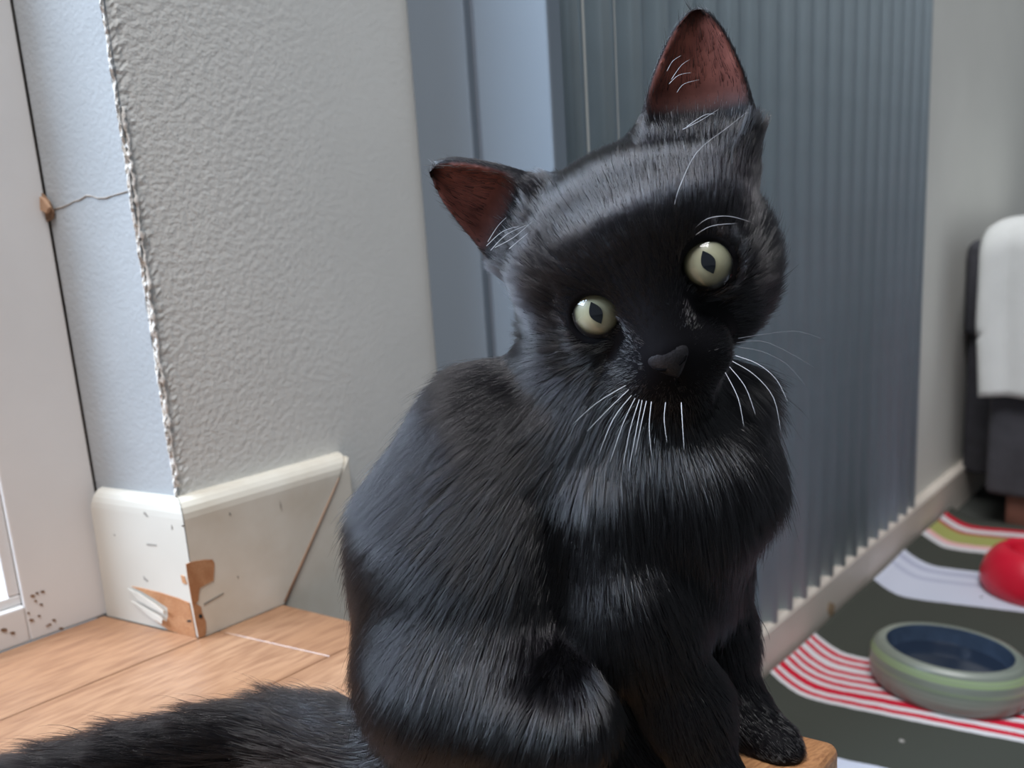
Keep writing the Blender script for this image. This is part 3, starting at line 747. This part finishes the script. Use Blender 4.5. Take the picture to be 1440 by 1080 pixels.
ends = np.array([b[0] for b in BODY] + [b[2] for b in BODY] + [HO + 0 * HO] + [HW(e[1]) for e in EARS])
lo = ends.min(0) - .05; hi = ends.max(0) + .05
lo[2] = max(lo[2], -H1 - .012)
VV, FF = surface(lo, hi, .0014)
EPSN = 4e-4
def grad(p):
    g = np.stack([sdf(p + EPSN * np.eye(3)[i]) - sdf(p - EPSN * np.eye(3)[i]) for i in range(3)], 1)
    return g / np.maximum(np.linalg.norm(g, axis=1, keepdims=True), 1e-9)
VV[:, 2] = np.maximum(VV[:, 2], -H1 + .0003)        # the soles and the tail lie on the step

m_skin, N, L, b = new_mat('kitten_skin'); b.inputs['Roughness'].default_value = .6; b.inputs['Specular IOR Level'].default_value = .08
at = N.new('ShaderNodeAttribute'); at.attribute_name = 'inner_ear'
tc = N.new('ShaderNodeTexCoord'); nz = N.new('ShaderNodeTexNoise'); nz.inputs['Scale'].default_value = 160; L.new(tc.outputs['Object'], nz.inputs['Vector'])
pc = N.new('ShaderNodeMix'); pc.data_type = 'RGBA'; pc.inputs['A'].default_value = lin(76, 40, 36); pc.inputs['B'].default_value = lin(130, 80, 70); L.new(nz.outputs['Fac'], pc.inputs['Factor'])
mx = N.new('ShaderNodeMix'); mx.data_type = 'RGBA'; mx.inputs['A'].default_value = lin(13, 12, 15)
L.new(at.outputs['Fac'], mx.inputs['Factor']); L.new(pc.outputs['Result'], mx.inputs['B']); L.new(mx.outputs['Result'], b.inputs['Base Color'])

me = bpy.data.meshes.new('kitten')
me.vertices.add(len(VV)); me.vertices.foreach_set('co', VV.astype(np.float32).ravel())
me.loops.add(FF.size); me.loops.foreach_set('vertex_index', FF.astype(np.int32).ravel())
me.polygons.add(len(FF)); me.polygons.foreach_set('loop_start', np.arange(0, FF.size, 4, dtype=np.int32))
me.update(calc_edges=True); me.validate()
me.polygons.foreach_set('use_smooth', [True] * len(me.polygons))
kit = link_mesh('kitten', me, m_skin)
tag(kit, 'black kitten with pale yellow eyes sitting on the wooden step, head tilted', 'kitten')
hv = WH(VV); inn = np.zeros(len(VV), np.float32); onear = np.zeros(len(VV))
for e in EARS:
    o, i, s = ear_parts(hv, e)
    w = np.clip(1 - np.abs(i) / .0012, 0, 1) * np.clip((s - .26) / .45, 0, 1) * np.clip((.99 - s) / .16, 0, 1)
    inn = np.maximum(inn, np.clip(w * 1.6, 0, 1))
me.attributes.new('inner_ear', 'FLOAT', 'POINT').data.foreach_set('value', inn.astype(np.float32))
def kchild(o): o.parent = kit; return o

# ---------------------------------------------------------------- eyes, nose
def eye_mat():
    m, N, L, b = new_mat('eye'); b.inputs['Roughness'].default_value = .35
    tc = N.new('ShaderNodeTexCoord'); sp = N.new('ShaderNodeSeparateXYZ'); L.new(tc.outputs['Object'], sp.inputs[0])
    r = N.new('ShaderNodeVectorMath'); r.operation = 'MULTIPLY'; r.inputs[1].default_value = (1, 1, 0); L.new(tc.outputs['Object'], r.inputs[0])
    ln = N.new('ShaderNodeVectorMath'); ln.operation = 'LENGTH'; L.new(r.outputs[0], ln.inputs[0])
    nz = N.new('ShaderNodeTexNoise'); nz.inputs['Scale'].default_value = 600; nz.inputs['Detail'].default_value = 3; L.new(tc.outputs['Object'], nz.inputs['Vector'])
    mr = N.new('ShaderNodeMapRange'); mr.inputs['From Max'].default_value = EYE_R; L.new(ln.outputs['Value'], mr.inputs['Value'])
    ad = N.new('ShaderNodeMath'); ad.operation = 'MULTIPLY_ADD'; ad.inputs[1].default_value = .05; L.new(nz.outputs['Fac'], ad.inputs[0]); L.new(mr.outputs['Result'], ad.inputs[2])
    cr = N.new('ShaderNodeValToRGB'); e = cr.color_ramp.elements
    e[0].position = .12; e[0].color = lin(142, 138, 112); e[1].position = .55; e[1].color = lin(138, 136, 112)
    for pos, c in ((.35, lin(150, 147, 120)), (.64, lin(118, 117, 94)), (.72, lin(74, 72, 54)), (.77, lin(14, 13, 12))):
        q = e.new(pos); q.color = c
    L.new(ad.outputs[0], cr.inputs['Fac']); L.new(cr.outputs['Color'], b.inputs['Base Color'])
    return m
m_eye = eye_mat()
m_pup, N, L, b = new_mat('pupil'); b.inputs['Base Color'].default_value = (.002, .003, .006, 1); b.inputs['Roughness'].default_value = .05
m_cor, N, L, b = new_mat('cornea'); N.remove(b)
tr = N.new('ShaderNodeBsdfTransparent'); gl = N.new('ShaderNodeBsdfGlossy'); gl.inputs['Roughness'].default_value = .015
fz = N.new('ShaderNodeFresnel'); fz.inputs['IOR'].default_value = 1.45; ms = N.new('ShaderNodeMixShader'); one_side(N, L, fz, ms); L.new(tr.outputs[0], ms.inputs[1]); L.new(gl.outputs[0], ms.inputs[2]); L.new(ms.outputs[0], N['Material Output'].inputs['Surface'])
PROJ = [(838, 453), (990, 378)]
def cap(name, r, a0, a1, mat, loc, rot, par, seg=48, ring=14):
    v = []; f = []
    for i in range(ring + 1):
        w = a0 + (a1 - a0) * i / ring
        for k in range(seg): t = 2 * math.pi * k / seg; v.append((r * math.sin(w) * math.cos(t), r * math.sin(w) * math.sin(t), r * math.cos(w)))
    for i in range(ring):
        for k in range(seg): f.append([i * seg + k, (i + 1) * seg + k, (i + 1) * seg + (k + 1) % seg, i * seg + (k + 1) % seg])
    me_ = bpy.data.meshes.new(name); me_.from_pydata(v, [], f); me_.update()
    bm = bmesh.new(); bm.from_mesh(me_); bmesh.ops.remove_doubles(bm, verts=bm.verts, dist=1e-6); bm.to_mesh(me_); bm.free()
    o = link_mesh(name, me_, mat, par, True); o.matrix_world = Matrix.Translation(Vector(loc)) @ rot; return o
for ci, c in enumerate(EYES):
    wpos = HW(c)
    g = -wpos / np.linalg.norm(wpos) + HR @ np.array([(-1, 1)[ci] * .10, 0, .12]); g /= np.linalg.norm(g)   # looks into the lens
    up = HR[:, 1] - (HR[:, 1] @ g) * g; up /= np.linalg.norm(up); rt = np.cross(up, g)
    rot = Matrix(np.stack([rt, up, g], 1).tolist()).to_4x4()
    eye = cap('eye', EYE_R, 0.0, math.pi * .62, m_eye, wpos, rot, kit, 48, 22)
    tag(eye, 'pale yellow green eye with black slit pupil')
    # slit pupil: a pointed lens of black lying on the iris
    n = 15; v = []; f = []; hp, wp = .0040, .0022
    for k in range(n):
        y = hp * (-1 + 2 * k / (n - 1)); hw = wp * max(.02, 1 - abs(y / hp) ** 1.8)
        for j in range(7):
            x = hw * (-1 + j / 3); v.append((x, y, math.sqrt((EYE_R + .0002) ** 2 - x * x - y * y)))
    for k in range(n - 1):
        for j in range(6): f.append([k * 7 + j, k * 7 + j + 1, k * 7 + 8 + j, k * 7 + 7 + j])
    mp_ = bpy.data.meshes.new('pupil'); mp_.from_pydata(v, [], f); mp_.update()
    pu = link_mesh('pupil', mp_, m_pup, eye, True)
    co = cap('cornea', EYE_R + .0006, 0.0, .95, m_cor, (0, 0, 0), Matrix.Identity(4), eye, 40, 12); co.matrix_basis = Matrix.Identity(4)
m_nose = paint('nose_leather', lin(29, 27, 30), .5, .2, 500, .7, 1400, .0003, .3)
nv_ = [(-.0052, -.0168, .0440), (-.0028, -.0150, .0462), (0, -.0146, .0468), (.0028, -.0150, .0462), (.0052, -.0168, .0440),
       (-.0050, -.0196, .0448), (-.0022, -.0188, .0478), (0, -.0190, .0484), (.0022, -.0188, .0478), (.0050, -.0196, .0448),
       (-.0034, -.0218, .0440), (-.0014, -.0224, .0466), (0, -.0232, .0462), (.0014, -.0224, .0466), (.0034, -.0218, .0440),
       (-.0012, -.0240, .0430), (-.0006, -.0250, .0438), (0, -.0256, .0438), (.0006, -.0250, .0438), (.0012, -.0240, .0430)]
nf = [[r * 5 + c, r * 5 + c + 1, r * 5 + 6 + c, r * 5 + 5 + c] for r in range(3) for c in range(4)]
NO = np.array([-.0018, .0004, -.0009])
no = mesh_obj('nose', [HW((np.array(p) - [0, -.018, .044]) * [1.5, 1.2, .70] + [0, -.018, .044] + NO) for p in nv_], nf, m_nose, kit, True)
so = no.modifiers.new('thickness', 'SOLIDIFY'); so.thickness = .003; so.offset = -1
su = no.modifiers.new('smooth', 'SUBSURF'); su.levels = 2; su.render_levels = 2

M_nostril = paint('nostril_black', lin(6, 5, 6), .9, .1, 300, spec=.05)
for sg in (-1, 1):                                   # nostrils, dark commas at the lower edge of the leather
    ns = tube('nostril', [HW([-.0018 + sg * .0022, -.0212, .0456]), HW([-.0018 + sg * .0042, -.0204, .0446]), HW([-.0018 + sg * .0060, -.0190, .0430])], [.0003, .0006, .0003], M_nostril, no, 6)
# ---------------------------------------------------------------- coat
def sample(nw):
    tri = np.concatenate([FF[:, [0, 1, 2]], FF[:, [0, 2, 3]]])
    a, b_, c = VV[tri[:, 0]], VV[tri[:, 1]], VV[tri[:, 2]]
    ar = np.linalg.norm(np.cross(b_ - a, c - a), axis=1)
    cen = (a + b_ + c) / 3
    # denser on the short-coated head, thinner where nobody sees it
    hl = WH(cen); headw = np.clip(1.4 - np.linalg.norm(hl, axis=1) / .085, 0, 1)
    wgt = ar * (1 + 1.6 * headw)
    bottom = cen[:, 2] < -H1 + .003
    wgt[bottom] = 0
    i = RNG.choice(len(tri), nw, p=wgt / wgt.sum())
    u = RNG.random((nw, 2)); fl = u.sum(1) > 1; u[fl] = 1 - u[fl]
    return a[i] + (b_[i] - a[i]) * u[:, :1] + (c[i] - a[i]) * u[:, 1:]
NH = 300000
RT = sample(NH)
NRM = np.concatenate([grad(RT[s:s + 100000]) for s in range(0, NH, 100000)])
wsum = np.zeros(NH); flow = np.zeros((NH, 3)); LEN = np.zeros(NH)
for a, ra, b_, rb, k, fl, Lh in BODY:
    w = np.exp(-np.maximum(cone_d(RT, a, ra, b_, rb), -.004) / .0045)
    wsum += w; flow += w[:, None] * fl; LEN += w * Lh
hl = WH(RT); hdd = None
for a, ra, b_, rb, k in HEAD:
    c = cone_d(hl, a, ra, b_, rb); hdd = c if hdd is None else np.minimum(hdd, c)
ear_s = np.zeros(NH); ear_in = np.zeros(NH, bool); ear_fl = np.zeros((NH, 3)); ear_m = np.zeros(NH)
for e in EARS:
    o, i, s = ear_parts(hl, e); B, ax, n_, w_, L_ = ear_frame(e)
    on = np.clip(1 - np.abs(np.minimum(np.abs(o), np.abs(i))) / .0015, 0, 1) * np.clip((s - .05) / .15, 0, 1)
    on[np.linalg.norm(hl - B - ax * L_ * .5, axis=1) > L_ * .8] = 0
    ear_m = np.maximum(ear_m, on); ear_in |= (np.abs(i) < .0009) & (on > .3)
    ear_fl[on > 0] = (HR @ ax)
fh = hl - np.array([-.0018, -.020, .047]); fh[:, 1] += .010 * (hl[:, 1] > 0); fh[:, 2] *= .8
fh /= np.linalg.norm(fh, axis=1, keepdims=True); fh = fh @ HR.T
wh = np.exp(-np.maximum(hdd, -.004) / .0045) * 2.2
dn = np.linalg.norm(hl - np.array([0, -.020, .044]), axis=1)
LH = np.clip(.0022 + (dn - .006) * .15, .0020, .0095)
cheek = np.clip((np.abs(hl[:, 0]) - .026) / .015, 0, 1) * np.clip((.004 - hl[:, 1]) / .02, 0, 1)
LH = LH + .006 * cheek
flow = flow + wh[:, None] * fh; LEN = LEN + wh * LH; wsum = wsum + wh
flow /= wsum[:, None]; LEN /= wsum
flow = flow * (1 - ear_m)[:, None] + ear_fl * ear_m[:, None]; LEN = LEN * (1 - ear_m) + np.where(ear_in, .0052, .0030) * ear_m
tang = flow - (flow * NRM).sum(1)[:, None] * NRM
tang /= np.maximum(np.linalg.norm(tang, axis=1, keepdims=True), 1e-6)
keep = np.ones(NH, bool)
for c in EYES: keep &= np.linalg.norm((hl - c - np.array([0, 0, .006])) * np.array([1, 1, .5]), axis=1) > .0092
keep &= ~((np.abs(hl[:, 0] + .0018) < .0070) & (hl[:, 1] < -.0140) & (hl[:, 1] > -.0240) & (hl[:, 2] > .034))
keep &= ~(ear_in & (RNG.random(NH) < .84))
RT, NRM, tang, LEN, ear_in, hl, ear_m = [x[keep] for x in (RT, NRM, tang, LEN, ear_in, hl, ear_m)]
NH = len(RT)
headk = np.clip(1.5 - np.maximum(hdd[keep], 0) / .006, 0, 1) * (wh[keep] / (wsum[keep] + 1e-9) > .5)
# slow swirls in the lie of the coat, so that it parts into locks
from mathutils import noise as mnoise
def vnoise(p, sc):
    ph = np.array([[1.7, 9.2, 4.1], [8.3, 2.8, 6.6], [3.9, 5.5, 7.7]]); out = np.zeros((len(p), 3))
    for o in range(3):
        f_ = sc * (1.0, 1.9, 3.7)[o]; am = (1, .6, .4)[o]
        out[:, 0] += am * np.sin(p[:, 1] * f_ + ph[o, 0] + 1.3 * np.sin(p[:, 2] * f_ * .7 + ph[o, 1]))
        out[:, 1] += am * np.sin(p[:, 2] * f_ + ph[o, 1] + 1.3 * np.sin(p[:, 0] * f_ * .7 + ph[o, 2]))
        out[:, 2] += am * np.sin(p[:, 0] * f_ + ph[o, 2] + 1.3 * np.sin(p[:, 1] * f_ * .7 + ph[o, 0]))
    return out
jit = vnoise(RT, 210.0) * .06 * np.where((RT[:, 0] < -.062) & (RT[:, 2] < -.155), .25, 1.0)[:, None] + RNG.normal(size=(NH, 3)) * .07
jit -= (jit * NRM).sum(1)[:, None] * NRM
tang = tang + jit; tang /= np.linalg.norm(tang, axis=1, keepdims=True)
LEN = LEN * np.where(LEN > .010, 1.2, 1.0) * RNG.uniform(.65, 1.12, NH)
longer = RNG.random(NH) < .03; LEN[longer] *= 1.3
lift = (.36 + .16 * RNG.random(NH)) * np.where(headk > .5, .8, 1.0)
lift[longer] *= 1.35
tailm = (RT[:, 0] < -.062) & (RT[:, 2] < -.155); lift[tailm] *= 1.6
NP = 6
ts = np.linspace(0, 1, NP)
PTS = np.zeros((NH, NP, 3)); PTS[:, 0] = RT - NRM * .0006
cur = PTS[:, 0].copy()
for k in range(1, NP):
    tm = (ts[k] + ts[k - 1]) / 2
    lf = lift * (1.15 - .95 * tm)
    dv = tang + NRM * lf[:, None] + (0, 0, -.10 * tm)
    dv /= np.linalg.norm(dv, axis=1, keepdims=True)
    cur = cur + dv * (LEN / (NP - 1))[:, None]; PTS[:, k] = cur
# locks: tips draw together towards a guide hair
gi = RNG.choice(NH, NH // 15, replace=False)
kd = KDTree(len(gi))
for j, q in enumerate(gi): kd.insert(RT[q], j)
kd.balance()
near = np.fromiter((kd.find(p)[1] for p in RT), dtype=np.int64, count=NH)
gid = gi[near]
cl = .60 * np.where(ear_m > .4, .3, 1.0) * RNG.uniform(.3, 1, NH)
off = PTS[gid] - PTS
PTS += off * (cl[:, None] * ts[None] ** 1.4)[:, :, None] * np.minimum(1, (LEN / LEN[gid]))[:, None, None]
PTS[:, :, 2] = np.maximum(PTS[:, :, 2], -H1 + .0006)
rad = np.where(headk > .5, .000045, .000058)[:, None] * (1 - .80 * ts[None] ** 1.5)
rad = rad * (np.where(RNG.random(NH) < .14, 2.1, 1.0) * RNG.uniform(.8, 1.25, NH))[:, None]

def hair_object(name, pts, rad, mat, par):
    hc = bpy.data.hair_curves.new(name); n, k = pts.shape[:2]
    hc.add_curves([k] * n)
    hc.attributes['position'].data.foreach_set('vector', pts.astype(np.float32).ravel())
    ra_ = hc.attributes.get('radius') or hc.attributes.new('radius', 'FLOAT', 'POINT')
    ra_.data.foreach_set('value', rad.astype(np.float32).ravel())
    hc.materials.append(mat)
    o = bpy.data.objects.new(name, hc); S.collection.objects.link(o); o.parent = par; o['kind'] = 'stuff'; return o
def hair_mat(name, col, rough, rad_r, rcol=0.0):
    m = bpy.data.materials.new(name); m.use_nodes = True; N = m.node_tree.nodes; L = m.node_tree.links
    N.remove(N['Principled BSDF']); h = N.new('ShaderNodeBsdfHairPrincipled'); h.parametrization = 'COLOR'
    h.inputs['Color'].default_value = col; h.inputs['Roughness'].default_value = rough; h.inputs['Radial Roughness'].default_value = rad_r
    h.inputs['IOR'].default_value = 1.53
    if 'Random Roughness' in h.inputs: h.inputs['Random Roughness'].default_value = .3
    L.new(h.outputs[0], N['Material Output'].inputs['Surface']); return m
M_fur = hair_mat('black_coat', (.004, .0035, .0042, 1), .13, .20)
hair_object('fur', PTS, rad, M_fur, kit)
print('hairs', NH)

# ---------------------------------------------------------------- whiskers and ear tufts
m_wh, N, L, b = new_mat('whisker'); b.inputs['Base Color'].default_value = (.55, .55, .57, 1); b.inputs['Roughness'].default_value = .35
m_wg, N, L, b = new_mat('whisker_dark'); b.inputs['Base Color'].default_value = (.10, .10, .11, 1); b.inputs['Roughness'].default_value = .35
def strand(name, px, d0, d1, r, mat, root=None, seg=5):
    pts = []
    n = len(px)
    for i, (x, y) in enumerate(px): pts.append(P(x, y, d0 + (d1 - d0) * i / (n - 1)))
    # smooth it
    q = [pts[0]]
    for i in range(n - 1):
        p0 = pts[max(i - 1, 0)]; p1 = pts[i]; p2 = pts[i + 1]; p3 = pts[min(i + 2, n - 1)]
        for t in (.25, .5, .75, 1.0):
            q.append(.5 * ((2 * p1) + (-p0 + p2) * t + (2 * p0 - 5 * p1 + 4 * p2 - p3) * t * t + (-p0 + 3 * p1 - 3 * p2 + p3) * t ** 3))
    k = len(q)
    return tube(name, q, [r * (1 - .8 * i / (k - 1)) for i in range(k)], mat, kit, seg)
wl_ = [[(884, 548), (856, 575), (826, 606)], [(888, 556), (862, 590), (842, 640)], [(893, 560), (876, 596), (858, 650)], [(899, 562), (886, 604), (876, 655)],
       [(903, 563), (895, 604), (884, 662)], [(909, 564), (901, 600), (893, 640)], [(880, 542), (840, 566), (806, 596)], [(916, 565), (913, 600), (916, 640)],
       [(958, 566), (960, 600), (962, 632)], [(936, 566), (934, 590), (938, 622)]]
for w_ in wl_: strand('whisker', w_, .246, .236, .00012, m_wh)
wr_ = [[(1030, 508), (1062, 528), (1088, 560), (1098, 606)], [(1034, 500), (1066, 512), (1092, 534), (1108, 566)], [(1036, 488), (1070, 494), (1106, 512), (1136, 546)],
       [(1038, 476), (1075, 470), (1120, 466), (1160, 478)], [(1036, 482), (1072, 480), (1110, 496), (1150, 520)], [(1026, 516), (1048, 544), (1062, 582)], [(1020, 524), (1038, 560), (1046, 600)]]
for i, w_ in enumerate(wr_): strand('whisker', w_, .248, .236, .00011, m_wg if i in (2, 3, 4) else m_wh)
bw_ = [[(972, 326), (994, 308), (1024, 304), (1056, 312)], [(976, 332), (1000, 318), (1036, 314)], [(948, 290), (956, 262), (980, 214), (1022, 180), (1050, 158)]]
for w_ in bw_: strand('brow_whisker', w_, .242, .236, .0001, m_wh)
te = [[(690, 352), (712, 330), (742, 316)], [(684, 346), (706, 326), (730, 318)], [(686, 340), (700, 318), (712, 306)], [(716, 350), (730, 338), (742, 328)], [(696, 348), (722, 334), (748, 312)],
      [(941, 118), (954, 106), (972, 102)], [(944, 112), (958, 92), (970, 84)], [(952, 130), (962, 118), (984, 112)], [(960, 182), (984, 170), (1010, 154)], [(966, 178), (990, 162), (1006, 160)], [(938, 100), (946, 86), (958, 78)]]
for w_ in te: strand('ear_tuft', w_, .262, .258, .00011, m_wh)
